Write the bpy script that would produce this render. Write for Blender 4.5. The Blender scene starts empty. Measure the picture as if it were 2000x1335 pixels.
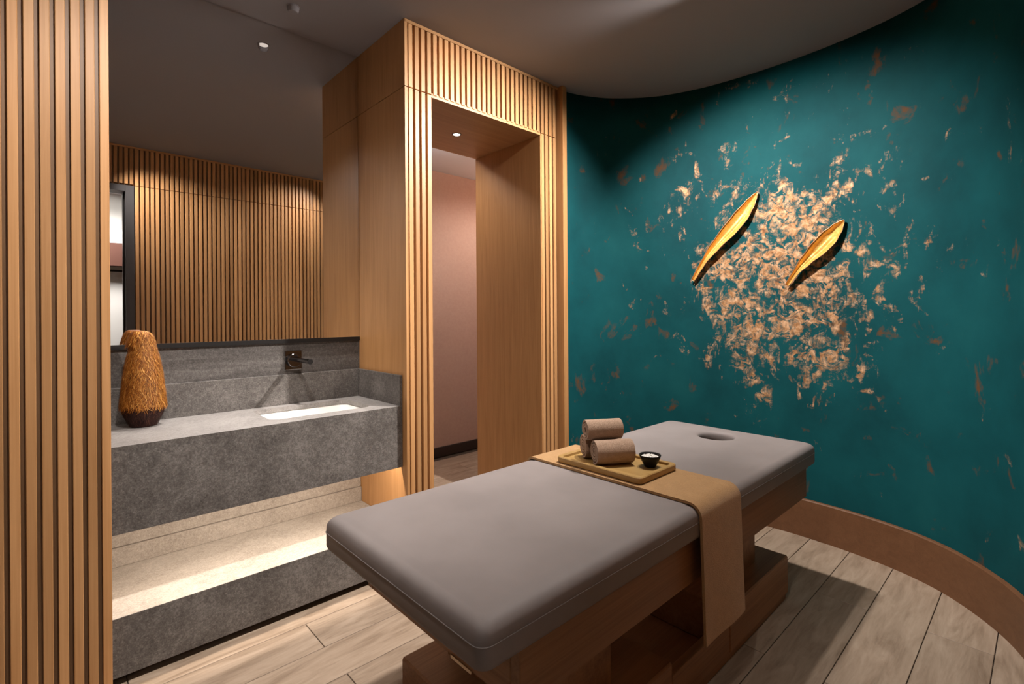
import bpy, bmesh, math, random
from mathutils import Vector, Matrix, noise as mnoise

random.seed(7)
SC = bpy.context.scene
COL = SC.collection

# ------------------------------------------------------------------ camera
F_PX, YAW, ROLL, HORIZON = 975.4, 0.82334, 0.00685, 615.5
cam = bpy.data.cameras.new('camera')
cam.sensor_fit = 'HORIZONTAL'; cam.sensor_width = 36.0
cam.lens = F_PX * 36.0 / 2000.0
cam.shift_x = 0.356 / 2000.0
cam.shift_y = -(667.5 - HORIZON) / 2000.0
cam.clip_start = 0.01
camo = bpy.data.objects.new('camera', cam); COL.objects.link(camo)
_fw = Vector((math.cos(YAW), math.sin(YAW), 0)); _rt = Vector((math.sin(YAW), -math.cos(YAW), 0)); _up = Vector((0, 0, 1))
_c, _s = math.cos(ROLL), math.sin(ROLL)
_r = _c * _rt - _s * _up; _u = _s * _rt + _c * _up
_m = Matrix((_r, _u, -_fw)).transposed().to_4x4()
_m.translation = Vector((0, 0, 1.3))
camo.matrix_world = _m
SC.camera = camo

# ------------------------------------------------------------------ world, exposure
w = bpy.data.worlds.new('world'); SC.world = w; w.use_nodes = True
w.node_tree.nodes['Background'].inputs[0].default_value = (0.9, 0.8, 0.7, 1)
w.node_tree.nodes['Background'].inputs[1].default_value = 0.02
vs = SC.view_settings
vs.view_transform = 'Standard'; vs.look = 'None'; vs.gamma = 1.0; vs.use_curve_mapping = False
vs.exposure = 0.0

WARM = (1.0, 0.93, 0.87)
# recessed ceiling downlights: position, aim point, power, cone (deg), blend; hood = eyelid put in to hide the lens from the camera
LIGHTS = {
    'sink':   dict(p=(0.874, 2.486, 2.80), aim=(0.70, 2.72, 0.8), e=172, cone=54, blend=1.0, r=0.025, added_hood=True),
    'door':   dict(p=(2.25, 1.05, 2.80), aim=(1.66, 2.20, 1.65), e=400, cone=104, blend=1.0),
    'wall':   dict(p=(1.96, 1.39, 2.80), aim=(3.16, 1.08, 1.50), e=262, cone=98, blend=1.0, r=0.018),
    'table':  dict(p=(1.92, 1.22, 2.80), aim=(1.80, 1.10, 0.7), e=92, cone=104, blend=0.9),
    'front':  dict(p=(2.20, 0.42, 2.80), aim=(1.75, -0.03, 1.9), e=50, cone=100, blend=1.0),
    'threshold_fill': dict(p=(0.22, 0.34, 2.80), aim=(1.10, -0.03, 1.9), e=115, cone=66, blend=1.0),  # unseen fill lamp added to brighten the left part of the front slats
    'entry':  dict(p=(0.25, 1.00, 2.80), aim=(0.18, 2.2, 0.95), e=112, cone=104, blend=0.8),
}

# ------------------------------------------------------------------ helpers
def link(o, parent=None):
    COL.objects.link(o)
    if parent is not None: o.parent = parent
    return o

def obj(name, me, mat=None, parent=None, smooth=False):
    if mat is not None and not me.materials: me.materials.append(mat)
    if smooth:
        for p in me.polygons: p.use_smooth = True
    return link(bpy.data.objects.new(name, me), parent)

def pydata(name, v, f, mat=None, parent=None, smooth=False):
    me = bpy.data.meshes.new(name); me.from_pydata([tuple(q) for q in v], [], f); me.update()
    return obj(name, me, mat, parent, smooth)

def frombm(name, bm, mat=None, parent=None, smooth=False):
    bmesh.ops.recalc_face_normals(bm, faces=bm.faces)
    me = bpy.data.meshes.new(name); bm.to_mesh(me); bm.free()
    return obj(name, me, mat, parent, smooth)

def bm_box(x0, x1, y0, y1, z0, z1, bev=0, seg=1, bm=None):
    own = bm is None
    if own: bm = bmesh.new()
    v = [bm.verts.new((x, y, z)) for x in (x0, x1) for y in (y0, y1) for z in (z0, z1)]
    fs = [bm.faces.new([v[i] for i in q]) for q in ((0,1,3,2),(4,6,7,5),(0,4,5,1),(2,3,7,6),(0,2,6,4),(1,5,7,3))]
    if bev:
        es = list({e for f in fs for e in f.edges})
        bmesh.ops.bevel(bm, geom=es, offset=bev, segments=seg, affect='EDGES', profile=0.5)
    return bm

def box(name, x0, x1, y0, y1, z0, z1, mat, parent=None, bev=0, seg=1):
    return frombm(name, bm_box(x0, x1, y0, y1, z0, z1, bev, seg), mat, parent)

def empty(name, loc=(0, 0, 0)):
    o = bpy.data.objects.new(name, None); o.location = loc; o.empty_display_size = 0.1
    return link(o)

def tag(o, label, cat=None, group=None, kind=None):
    o['label'] = label
    if cat: o['category'] = cat
    if group: o['group'] = group
    if kind: o['kind'] = kind
    return o

def struct(o, label=None):
    o['kind'] = 'structure'
    if label: o['label'] = label
    return o

def rrect(x0, x1, y0, y1, r, n=6):
    pts = []
    for cx, cy, a0 in ((x1-r, y1-r, 0), (x0+r, y1-r, 90), (x0+r, y0+r, 180), (x1-r, y0+r, 270)):
        for i in range(n + 1):
            a = math.radians(a0 + 90*i/n); pts.append((cx + r*math.cos(a), cy + r*math.sin(a)))
    return pts

def loft(bm, rings, closed=True):
    """rings: lists of coords with the same count -> list of vert rings, faces between"""
    R = [[bm.verts.new(q) for q in ring] for ring in rings]
    n = len(R[0])
    for a, b in zip(R, R[1:]):
        for i in range(n if closed else n-1):
            j = (i+1) % n
            bm.faces.new((a[i], a[j], b[j], b[i]))
    return R

def fill_between(bm, loops):
    es = []
    for l in loops:
        for i in range(len(l)):
            a, b = l[i], l[(i+1) % len(l)]
            e = bm.edges.get((a, b)) or bm.edges.new((a, b)); es.append(e)
    bmesh.ops.triangle_fill(bm, edges=es, use_beauty=True)

def lathe(name, prof, mat, parent=None, n=32, center=(0, 0, 0), smooth=True, cap0=True, cap1=True):
    bm = bmesh.new()
    rings = [[(center[0]+r*math.cos(2*math.pi*i/n), center[1]+r*math.sin(2*math.pi*i/n), center[2]+z) for i in range(n)] for r, z in prof]
    R = loft(bm, rings)
    if cap0: bm.faces.new(R[0][::-1])
    if cap1: bm.faces.new(R[-1])
    return frombm(name, bm, mat, parent, smooth)

def autosmooth(o, deg=35):
    me = o.data
    for p in me.polygons: p.use_smooth = True
    me.set_sharp_from_angle(angle=math.radians(deg))
    return o

# ------------------------------------------------------------------ materials
class NT:
    def __init__(s, name):
        s.mat = bpy.data.materials.new(name); s.mat.use_nodes = True
        s.t = s.mat.node_tree; s.N = s.t.nodes; s.L = s.t.links
        s.b = s.N['Principled BSDF']
    def n(s, typ, **kw):
        nd = s.N.new(typ)
        for k, v in kw.items():
            if k.startswith('i_'):
                key = k[2:]
                nd.inputs[int(key) if key.isdigit() else key.replace('_', ' ')].default_value = v
            else: setattr(nd, k, v)
        return nd
    def l(s, a, b): s.L.new(a, b)
    def math(s, op, a, b=0.0, clamp=False):
        nd = s.n('ShaderNodeMath', operation=op, use_clamp=clamp)
        for i, q in enumerate((a, b)):
            if isinstance(q, (int, float)): nd.inputs[i].default_value = q
            else: s.l(q, nd.inputs[i])
        return nd.outputs[0]
    def ramp(s, fac, stops, interp='LINEAR'):
        nd = s.n('ShaderNodeValToRGB'); cr = nd.color_ramp; cr.interpolation = interp
        while len(cr.elements) < len(stops): cr.elements.new(0.5)
        for e, (p, c) in zip(cr.elements, stops):
            e.position = p; e.color = (c[0], c[1], c[2], 1) if len(c) == 3 else c
        s.l(fac, nd.inputs[0]); return nd.outputs[0]
    def mix(s, fac, a, b, typ='MIX'):
        nd = s.n('ShaderNodeMix', data_type='RGBA', blend_type=typ)
        for sock, q in ((nd.inputs[0], fac), (nd.inputs[6], a), (nd.inputs[7], b)):
            if isinstance(q, (int, float)): sock.default_value = q
            elif isinstance(q, tuple): sock.default_value = (q[0], q[1], q[2], 1)
            else: s.l(q, sock)
        return nd.outputs[2]
    def coords(s, scale, rand=False, kind='Object'):
        tc = s.n('ShaderNodeTexCoord'); mp = s.n('ShaderNodeMapping')
        mp.inputs['Scale'].default_value = scale
        src = tc.outputs[kind]
        if rand:
            oi = s.n('ShaderNodeObjectInfo')
            ad = s.n('ShaderNodeVectorMath', operation='MULTIPLY_ADD')
            cb = s.n('ShaderNodeCombineXYZ')
            for i in range(3): s.l(oi.outputs['Random'], cb.inputs[i])
            s.l(cb.outputs[0], ad.inputs[0]); ad.inputs[1].default_value = (7.3, 11.1, 5.7); s.l(src, ad.inputs[2])
            src = ad.outputs[0]
        s.l(src, mp.inputs[0]); return mp.outputs[0]
    def noise(s, vec, scale, detail=4, rough=0.5, dist=0.0):
        nd = s.n('ShaderNodeTexNoise'); nd.inputs['Scale'].default_value = scale
        nd.inputs['Detail'].default_value = detail; nd.inputs['Roughness'].default_value = rough; nd.inputs['Distortion'].default_value = dist
        s.l(vec, nd.inputs['Vector']); return nd.outputs['Fac']
    def bump(s, h, strength, dist=0.01):
        nd = s.n('ShaderNodeBump'); nd.inputs['Strength'].default_value = strength; nd.inputs['Distance'].default_value = dist
        s.l(h, nd.inputs['Height']); s.l(nd.outputs[0], s.b.inputs['Normal'])
    def base(s, c, rough=0.5, metal=0.0, spec=None):
        i = s.b.inputs
        if isinstance(c, tuple): i['Base Color'].default_value = (c[0], c[1], c[2], 1)
        else: s.l(c, i['Base Color'])
        if isinstance(rough, (int, float)): i['Roughness'].default_value = rough
        else: s.l(rough, i['Roughness'])
        if isinstance(metal, (int, float)): i['Metallic'].default_value = metal
        else: s.l(metal, i['Metallic'])
        if spec is not None: i['Specular IOR Level'].default_value = spec
        return s.mat

def plain(name, c, rough=0.5, metal=0.0, spec=None): return NT(name).base(c, rough, metal, spec)

def emit(name, c, strength):
    s = NT(name); s.base((0, 0, 0), 0.5)
    s.b.inputs['Emission Color'].default_value = (c[0], c[1], c[2], 1)
    s.b.inputs['Emission Strength'].default_value = strength
    return s.mat

def wood(name, dark, light, grain='z', rough=0.45, fine=1.0, vary=0.12, bump=0.06, rand=True):
    s = NT(name)
    k = {'x': (0.7, 14, 14), 'y': (14, 0.7, 14), 'z': (14, 14, 0.7)}[grain]
    v = s.coords(k, rand)
    n1 = s.noise(v, 1.3*fine, 5, 0.6, 0.9)
    v2 = s.coords(tuple(q*9 if q > 1 else q*2.0 for q in k), rand)
    n2 = s.noise(v2, 1.1*fine, 3, 0.6)
    f = s.math('ADD', s.math('MULTIPLY', n1, 0.62), s.math('MULTIPLY', n2, 0.38))
    c = s.ramp(f, ((0.30, dark), (0.68, light)))
    oi = s.n('ShaderNodeObjectInfo')
    g = s.math('ADD', s.math('MULTIPLY', oi.outputs['Random'], 2*vary), 1 - vary)
    cb = s.n('ShaderNodeCombineColor')
    for i in range(3): s.l(g, cb.inputs[i])
    c = s.mix(1.0, c, cb.outputs[0], 'MULTIPLY')
    s.bump(f, bump, 0.004)
    return s.base(c, rough, 0, 0.35)

def floorwood(name):
    s = NT(name)
    v = s.coords((1.6, 9, 9), True)
    n1 = s.noise(v, 1.5, 6, 0.62, 1.6)
    v2 = s.coords((6, 60, 60), True)
    n2 = s.noise(v2, 1.5, 3, 0.6)
    f = s.math('ADD', s.math('MULTIPLY', n1, 0.75), s.math('MULTIPLY', n2, 0.25))
    c = s.ramp(f, ((0.28, (0.185, 0.13, 0.088)), (0.5, (0.315, 0.236, 0.172)), (0.72, (0.42, 0.326, 0.247))))
    oi = s.n('ShaderNodeObjectInfo')
    g = s.math('ADD', s.math('MULTIPLY', oi.outputs['Random'], 0.22), 0.89)
    cb = s.n('ShaderNodeCombineColor')
    for i in range(3): s.l(g, cb.inputs[i])
    c = s.mix(1.0, c, cb.outputs[0], 'MULTIPLY')
    s.bump(f, 0.08, 0.004)
    return s.base(c, 0.5, 0, 0.35)

def stone(name, dark, mid, light, rough=0.55, stretch=(1, 1, 1)):
    s = NT(name)
    v = s.coords(stretch)
    n1 = s.noise(v, 5.0, 6, 0.65, 0.4)
    n2 = s.noise(s.coords((1, 1, 1)), 160.0, 2, 0.8)
    n3 = s.noise(s.coords((1, 1, 1)), 60.0, 4, 0.7)
    f = s.math('ADD', s.math('MULTIPLY', n1, 0.36), s.math('ADD', s.math('MULTIPLY', n2, 0.36), s.math('MULTIPLY', n3, 0.28)))
    c = s.ramp(f, ((0.38, dark), (0.5, mid), (0.63, light)))
    sp = s.ramp(s.noise(s.coords((1, 1, 1)), 230.0, 1, 0.5), ((0.66, (0, 0, 0)), (0.73, (1, 1, 1))))
    c = s.mix(s.math('MULTIPLY', sp, 0.35), c, (light[0]*1.5, light[1]*1.45, light[2]*1.4))
    s.bump(f, 0.08, 0.002)
    return s.base(c, rough, 0, 0.4)

def fabric(name, dark, light, scale=350, rough=0.95, bump=0.5, big=18):
    s = NT(name)
    v = s.coords((1, 1, 1))
    n = s.noise(v, scale, 2, 0.7); n2 = s.noise(v, big, 4, 0.6)
    f = s.math('ADD', s.math('MULTIPLY', n, 0.6), s.math('MULTIPLY', n2, 0.4))
    c = s.ramp(f, ((0.3, dark), (0.7, light)))
    s.bump(n, bump, 0.003)
    s.b.inputs['Sheen Weight'].default_value = 0.25
    return s.base(c, rough, 0, 0.1)

OAK_D, OAK_L = (0.36, 0.172, 0.062), (0.55, 0.300, 0.132)
M_SLAT = wood('oak_slat', OAK_D, OAK_L, 'z', vary=0.17)
M_PANEL = wood('oak_veneer', (0.35, 0.168, 0.059), (0.49, 0.258, 0.105), 'z', fine=2.2, vary=0.05, bump=0.02)
M_SOFFIT = wood('oak_soffit', (0.34, 0.170, 0.067), (0.47, 0.260, 0.115), 'x', fine=1.5, vary=0.05, bump=0.02)
M_RAILX = wood('oak_rail', OAK_D, OAK_L, 'x')
M_BACK = wood('oak_dark_backing', (0.16, 0.085, 0.04), (0.24, 0.135, 0.065), 'z', vary=0.02)
M_BASEB = wood('oak_baseboard', (0.125, 0.055, 0.025), (0.175, 0.082, 0.039), 'x', fine=1.2, vary=0.03, bump=0.02)
M_TABLE = wood('table_walnut_x', (0.16, 0.074, 0.032), (0.33, 0.172, 0.082), 'x', fine=0.9, vary=0.08)
M_TABLEY = wood('table_walnut_y', (0.16, 0.074, 0.032), (0.33, 0.172, 0.082), 'y', fine=0.9, vary=0.08)
M_FLOOR = floorwood('wood_look_tile')
M_GROUT = plain('floor_grout', (0.07, 0.05, 0.035), 0.9)
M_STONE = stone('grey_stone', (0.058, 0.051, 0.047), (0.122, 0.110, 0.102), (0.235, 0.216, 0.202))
M_STONE2 = stone('grey_stone_banded', (0.045, 0.040, 0.037), (0.088, 0.079, 0.074), (0.165, 0.152, 0.143), stretch=(0.5, 1, 5))
M_STONE_TOPLIT = stone('grey_stone_top_lit', (0.17, 0.158, 0.15), (0.26, 0.243, 0.232), (0.34, 0.32, 0.305), rough=0.5)  # same grey stone, made paler for the light falling on the counter
M_STONE_LIT = stone('grey_stone_strip_lit', (0.28, 0.24, 0.20), (0.40, 0.35, 0.30), (0.52, 0.46, 0.40), rough=0.6)  # the grey stone again, with the under-counter brightness put into its colour
M_CEIL = plain('taupe_ceiling_paint', (0.270, 0.252, 0.264), 0.9, 0, 0.1)
M_WHITEC = plain('white_ceiling_paint', (0.76, 0.77, 0.79), 0.9)
M_PINK = fabric('blush_plaster', (0.50, 0.335, 0.265), (0.56, 0.385, 0.31), 40, 0.9, 0.03, 3)
M_DKBASE = plain('dark_brown_baseboard', (0.035, 0.022, 0.017), 0.5)
M_BLACK = plain('black_metal', (0.016, 0.015, 0.015), 0.4, 0.3)
M_FRAME = plain('charcoal_frame', (0.055, 0.052, 0.054), 0.5, 0.2)
M_CHROME = plain('black_chrome', (0.16, 0.15, 0.15), 0.14, 1.0)
M_CERAMIC = plain('white_ceramic', (0.90, 0.88, 0.84), 0.12)
M_MIRROR = plain('mirror_silver', (0.86, 0.85, 0.84), 0.0, 1.0)
M_WHITE = plain('white_wall_paint', (0.80, 0.79, 0.77), 0.85)
M_TRIMW = plain('downlight_trim', (0.055, 0.045, 0.04), 0.5)

def leather():
    s = NT('taupe_leather')
    v = s.coords((1, 1, 1))
    n = s.noise(v, 420, 2, 0.6); n2 = s.noise(v, 4, 3, 0.5)
    c = s.ramp(n2, ((0.3, (0.205, 0.180, 0.175)), (0.7, (0.245, 0.216, 0.210))))
    s.bump(n, 0.10, 0.001)
    return s.base(c, 0.58, 0, 0.25)
M_LEATHER = leather()
M_SEAM = plain('leather_piping', (0.13, 0.11, 0.105), 0.5)
M_RUNNER = fabric('tan_wool_felt', (0.33, 0.19, 0.082), (0.46, 0.275, 0.125), 260, 0.95, 0.5, 25)
M_TOWEL = fabric('taupe_terry', (0.31, 0.205, 0.14), (0.50, 0.345, 0.245), 420, 1.0, 1.0, 60)
M_HEM = fabric('cream_towel_hem', (0.55, 0.42, 0.29), (0.66, 0.53, 0.38), 400, 1.0, 0.5, 60)
M_TRAY = wood('bamboo_tray', (0.29, 0.165, 0.05), (0.45, 0.285, 0.105), 'y', rough=0.4, fine=0.9, vary=0.0)
M_BOWL = plain('black_glaze', (0.008, 0.0075, 0.0075), 0.35, 0, 0.2)
M_SALT = plain('white_salt', (0.86, 0.84, 0.80), 0.6)

def gold():
    s = NT('gold_leaf'); v = s.coords((1, 1, 1))
    n = s.noise(v, 45, 4, 0.7)
    c = s.ramp(n, ((0.3, (0.80, 0.40, 0.06)), (0.7, (0.95, 0.62, 0.20))))
    s.bump(s.noise(v, 90, 3, 0.6), 0.35, 0.004)
    return s.base(c, 0.34, 0.4)
M_GOLD = gold()
M_GOLDRIM = plain('copper_rim', (0.62, 0.33, 0.18), 0.4, 0.7)

def fringe(name, cols):
    s = NT(name)
    g = s.n('ShaderNodeNewGeometry')
    c = s.ramp(g.outputs['Random Per Island'], cols)
    return s.base(c, 0.6, 0, 0.3)
M_FRINGE = fringe('rust_fringe', ((0.0, (0.11, 0.03, 0.004)), (0.45, (0.30, 0.095, 0.010)), (0.8, (0.46, 0.175, 0.022)), (1.0, (0.72, 0.38, 0.10))))
M_FRINGED = fringe('dark_maroon_fringe', ((0.0, (0.012, 0.004, 0.003)), (0.7, (0.045, 0.013, 0.009)), (1.0, (0.09, 0.035, 0.02))))
M_VASEB = plain('rust_vase_body', (0.22, 0.075, 0.013), 0.7)

# curved teal wall -----------------------------------------------------------
CP = [(2.18, 2.245), (2.32, 2.24), (2.45, 2.228), (2.585, 2.203), (2.695, 2.168), (2.859, 2.075), (3.011, 1.927), (3.107, 1.787), (3.187, 1.57),
      (3.225, 1.348), (3.236, 1.163), (3.236, 1.0), (3.215, 0.79), (3.165, 0.57), (3.09, 0.40), (2.99, 0.27), (2.85, 0.15),
      (2.71, 0.07), (2.55, 0.012), (2.38, -0.02), (2.26, -0.03)]
def catmull(P, per=8):
    out = []
    for i in range(1, len(P)-2):
        p0, p1, p2, p3 = (Vector(P[j]) for j in (i-1, i, i+1, i+2))
        for k in range(per):
            t = k/per
            out.append(0.5*((2*p1) + (p2-p0)*t + (2*p0-5*p1+4*p2-p3)*t*t + (3*p1-p0-3*p2+p3)*t**3))
    out.append(Vector(P[-2])); return out
WC = catmull(CP)
WS = [0.0]
for a, b in zip(WC, WC[1:]): WS.append(WS[-1] + (b-a).length)
WN = []
for i in range(len(WC)):
    t = (WC[min(i+1, len(WC)-1)] - WC[max(i-1, 0)]).normalized()
    WN.append(Vector((t.y, -t.x)))      # inward: curve runs clockwise seen from above -> room on its right
def wall_pt(s, n=0.0):
    s = max(0, min(WS[-1]-1e-6, s))
    lo, hi = 0, len(WS)-1
    while hi - lo > 1:
        m = (lo+hi)//2
        if WS[m] <= s: lo = m
        else: hi = m
    t = (s-WS[lo])/(WS[hi]-WS[lo])
    p = WC[lo].lerp(WC[hi], t); q = WN[lo].lerp(WN[hi], t).normalized()
    return p + q*n
def s_of(x, y):
    i = min(range(len(WC)), key=lambda k: (WC[k]-Vector((x, y))).length); return WS[i]
S0 = s_of(3.235, 1.119)

def teal():
    s = NT('teal_patina_paint')
    uv = s.n('ShaderNodeUVMap')
    sep = s.n('ShaderNodeSeparateXYZ'); s.l(uv.outputs[0], sep.inputs[0])
    U, V = sep.outputs[0], sep.outputs[1]
    def mapped(sc, loc=(0, 0, 0)):
        mp = s.n('ShaderNodeMapping'); mp.inputs['Scale'].default_value = sc; mp.inputs['Location'].default_value = loc
        s.l(uv.outputs[0], mp.inputs[0]); return mp.outputs[0]
    def ell(cx, cz, rx, rz):
        a = s.math('DIVIDE', s.math('SUBTRACT', U, cx), rx); b = s.math('DIVIDE', s.math('SUBTRACT', V, cz), rz)
        d = s.math('SQRT', s.math('ADD', s.math('MULTIPLY', a, a), s.math('MULTIPLY', b, b)))
        return s.math('SUBTRACT', 1.0, d, True)
    cloud = s.noise(mapped((1, 0.8, 1)), 2.2, 5, 0.6)
    base = s.ramp(cloud, ((0.3, (0.0035, 0.049, 0.058)), (0.55, (0.005, 0.072, 0.083)), (0.75, (0.008, 0.090, 0.099))))
    # worn copper leaf, densest around the ornaments, thinning into vertical runs
    core = ell(S0 + 0.0, 1.50, 0.85, 0.95)
    halo = ell(S0 - 0.05, 1.80, 1.35, 1.35)
    low = ell(S0 + 0.12, 1.05, 0.55, 0.55)
    big = s.noise(mapped((1, 0.8, 1), (2.2, 7.7, 0)), 3.2, 3, 0.6)
    dens = s.math('ADD', s.math('ADD', s.math('MULTIPLY', core, 0.17), s.math('MULTIPLY', halo, 0.11)), s.math('MULTIPLY', low, 0.05))
    n1 = s.noise(mapped((1.25, 0.85, 1), (3.1, 1.7, 0)), 7.6, 7, 0.60, 0.9)
    n2 = s.noise(mapped((7, 1.2, 1)), 9, 5, 0.7, 0.3)
    n3 = s.noise(mapped((2.5, 7, 1), (1, 5, 0)), 7, 5, 0.75, 0.5)
    nn = s.math('ADD', s.math('MULTIPLY', n1, 0.66), s.math('ADD', s.math('MULTIPLY', n2, 0.20), s.math('MULTIPLY', n3, 0.14)))
    nn = s.math('ADD', nn, s.math('MULTIPLY', s.math('SUBTRACT', big, 0.5), 0.34))
    m = s.math('ADD', nn, dens)
    mask = s.ramp(m, ((0.640, (0, 0, 0)), (0.725, (1, 1, 1))))
    tone = s.noise(mapped((1, 1, 1), (9, 2, 0)), 24, 6, 0.7, 0.6)
    cop = s.ramp(tone, ((0.32, (0.16, 0.065, 0.03)), (0.47, (0.44, 0.23, 0.105)), (0.62, (0.68, 0.43, 0.26))))
    scr = s.noise(mapped((1, 1, 1), (4, 4, 0)), 17, 6, 0.70, 1.0)
    mask = s.math('MULTIPLY', mask, s.ramp(scr, ((0.43, (0.0, 0.0, 0.0)), (0.54, (1, 1, 1)))))
    # sparse rust stains over the whole wall
    r1 = s.noise(mapped((1.1, 0.8, 1), (6.3, 0.4, 0)), 7.0, 6, 0.62, 0.4)
    rm = s.math('MULTIPLY', s.ramp(r1, ((0.605, (0, 0, 0)), (0.70, (1, 1, 1)))), 0.8)
    c = s.mix(rm, base, (0.13, 0.052, 0.014))
    c = s.mix(mask, c, cop)
    s.bump(s.math('ADD', s.math('MULTIPLY', mask, 0.6), s.math('MULTIPLY', scr, 0.4)), 0.22, 0.006)
    rough = s.math('SUBTRACT', 0.66, s.math('MULTIPLY', mask, 0.10))
    return s.base(c, rough, s.math('MULTIPLY', mask, 0.25), 0.10)
M_TEAL = teal()

CEIL = 2.80
YM = 2.72        # mirror plane
YF = 2.20        # front of the slats
PITCH, SW, SD = 0.0372, 0.0245, 0.021
NX0, NX1 = 0.155, 1.316      # niche

# ------------------------------------------------------------------ floor
floor = struct(box('floor', -1.0, 3.5, -2.2, 3.9, -0.06, -0.006, M_GROUT), 'floor of long pale wood-look planks laid in staggered rows')
PLANKS = {}
def plank(x0, x1, y0, y1):
    x0, x1 = max(x0, -1.0), min(x1, 3.5)
    if x1 - x0 < 0.03: return
    L, W = x1-x0-0.003, y1-y0-0.003
    key = (round(L, 3), round(W, 3))
    if key not in PLANKS:
        bm = bm_box(-L/2, L/2, -W/2, W/2, -0.006, 0, 0.0012)
        bmesh.ops.recalc_face_normals(bm, faces=bm.faces)
        me = bpy.data.meshes.new('floor_plank'); bm.to_mesh(me); bm.free(); me.materials.append(M_FLOOR); PLANKS[key] = me
    o = link(bpy.data.objects.new('floor_plank', PLANKS[key]), floor); o.location = ((x0+x1)/2, (y0+y1)/2, 0)
for k in range(-2, 19):
    y0 = 0.15 + 0.2*(k-1)
    xs = [(-1.65 if k % 2 == 0 else -1.01) + 1.21*i for i in range(0, 6)]
    off = (2.0 - (-1.65 + 1.21*3)) if k % 2 == 0 else (2.62 - (-1.01 + 1.21*3))
    for a in xs:
        plank(a + off, a + off + 1.21, y0, y0+0.2)

# ------------------------------------------------------------------ ceiling
ceiling = struct(box('ceiling', -1.0, 3.5, -0.20, YM+0.03, CEIL, CEIL+0.08, M_CEIL), 'flat dark taupe painted ceiling')

# ------------------------------------------------------------------ slatted surfaces
SLATS = {}
def slat(x, yfront, z0, z1, parent, face=-1, mat=None):
    """one vertical slat; face=-1: front looks towards -Y"""
    h = z1 - z0; key = (round(h, 3), face)
    if key not in SLATS:
        bm = bm_box(-SW/2, SW/2, 0, SD, 0, h, 0.0015) if face < 0 else bm_box(-SW/2, SW/2, -SD, 0, 0, h, 0.0015)
        bmesh.ops.recalc_face_normals(bm, faces=bm.faces)
        me = bpy.data.meshes.new('slat'); bm.to_mesh(me); bm.free(); me.materials.append(mat or M_SLAT); SLATS[key] = me
    o = link(bpy.data.objects.new('slat', SLATS[key]), parent); o.location = (x, yfront, z0)
    return o
SEAM = 2.458
# left cabinet (foreground)
wl = struct(box('wall_left', -1.0, NX0, YF+SD, YM+0.1, 0, CEIL, M_BACK), 'oak slatted wall in the left foreground')
box('side_panel', NX0-0.012, NX0, YF+0.001, YF+SD, 0, CEIL, M_PANEL, wl)
x = 0.155 - 0.0125
while x > -0.45:
    slat(x, YF, 0.0, CEIL-0.001, wl); x -= PITCH
# door surround
wd = struct(box('wall_door', NX1+0.018, 1.478, YF+SD, 2.86, 0, CEIL, M_BACK), 'oak slatted surround of the open doorway beside the sink niche')
box('pillar', 2.302, 2.56, YF+SD, 2.86, 0, CEIL, M_BACK, wd)
box('lintel', 1.478, 2.302, YF+SD, 2.86, 2.458, CEIL, M_BACK, wd)
box('soffit_panel', 1.474, 2.302, YF+0.004, 2.86, 2.446, 2.457, M_SOFFIT, wd)
box('jamb_panel', 2.299, 2.313, YF+0.004, 2.86, 0, 2.446, M_PANEL, wd, 0.001)
box('jamb_panel', 1.464, 1.478, YF+0.004, 2.86, 0, 2.446, M_PANEL, wd, 0.001)
box('upper_side_panel', NX1, NX1+0.018, YF+0.002, YM, SEAM+0.002, CEIL-0.001, M_PANEL, wd, 0.0008)
box('lower_side_panel', NX1, NX1+0.018, YF+0.002, YM, 0, SEAM-0.002, M_PANEL, wd, 0.0008)
box('top_rail', NX1+0.004, 2.466, YF, YF+SD, CEIL-0.018, CEIL-0.001, M_RAILX, wd, 0.001)
box('edge_strip', NX1+0.0005, NX1+0.008, YF, YF+SD, SEAM+0.002, CEIL-0.018, M_SLAT, wd)
box('edge_strip', NX1+0.0005, NX1+0.008, YF, YF+SD, 0, SEAM-0.002, M_SLAT, wd)
box('bottom_rail', 1.478, 2.299, YF+0.004, YF+SD, SEAM-0.001, SEAM+0.011, M_RAILX, wd, 0.001)
xs = [1.351 + PITCH*i for i in range(30)]
for x in xs: slat(x, YF, SEAM+0.002 if (x < 1.47 or x > 2.3) else SEAM+0.002, CEIL-0.019, wd)
for x in xs:
    if x + SW/2 < 1.482 or x - SW/2 > 2.29: slat(x, YF, 0.0, SEAM-0.002, wd)
trim1 = struct(box('trim_1', 2.467, 2.507, 2.160, YF+SD, 0, CEIL-0.001, M_PANEL, None, 0.0015), 'upright oak board closing the slatted surround beside the teal wall')

# ------------------------------------------------------------------ opposite wall with entry door (seen in the mirror)
YO = -0.03
wf = struct(box('wall_front', 0.555, 2.5, -0.16, YO-SD, 0, CEIL-0.001, M_BACK), 'oak slatted wall facing the mirror')
box('over_door_panel', -0.50, 0.555, -0.16, YO-SD, 2.46, CEIL-0.001, M_BACK, wf)
box('side_infill', -1.0, -0.50, -0.16, YO-SD, 0, CEIL-0.001, M_BACK, wf)
box('top_rail', -0.50, 2.3, YO-SD, YO, CEIL-0.016, CEIL-0.001, M_RAILX, wf)
x = 0.555 + SW/2 + 0.006
while x < 2.30:
    slat(x, YO, SEAM+0.002, CEIL-0.017, wf, 1); slat(x, YO, 0.0, SEAM-0.002, wf, 1); x += PITCH
x = 0.555 + SW/2 + 0.006 - PITCH
while x > -0.5:
    slat(x, YO, SEAM+0.010, CEIL-0.017, wf, 1); x -= PITCH
d1 = struct(empty('door_1', (0.0, -0.1, 0)), 'charcoal framed entry doorway reflected at the left of the mirror')
def dbox(name, x0, x1, y0, y1, z0, z1, m, bev=0.001): return box(name, x0, x1, y0+0.1, y1+0.1, z0, z1, m, d1, bev)
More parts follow.
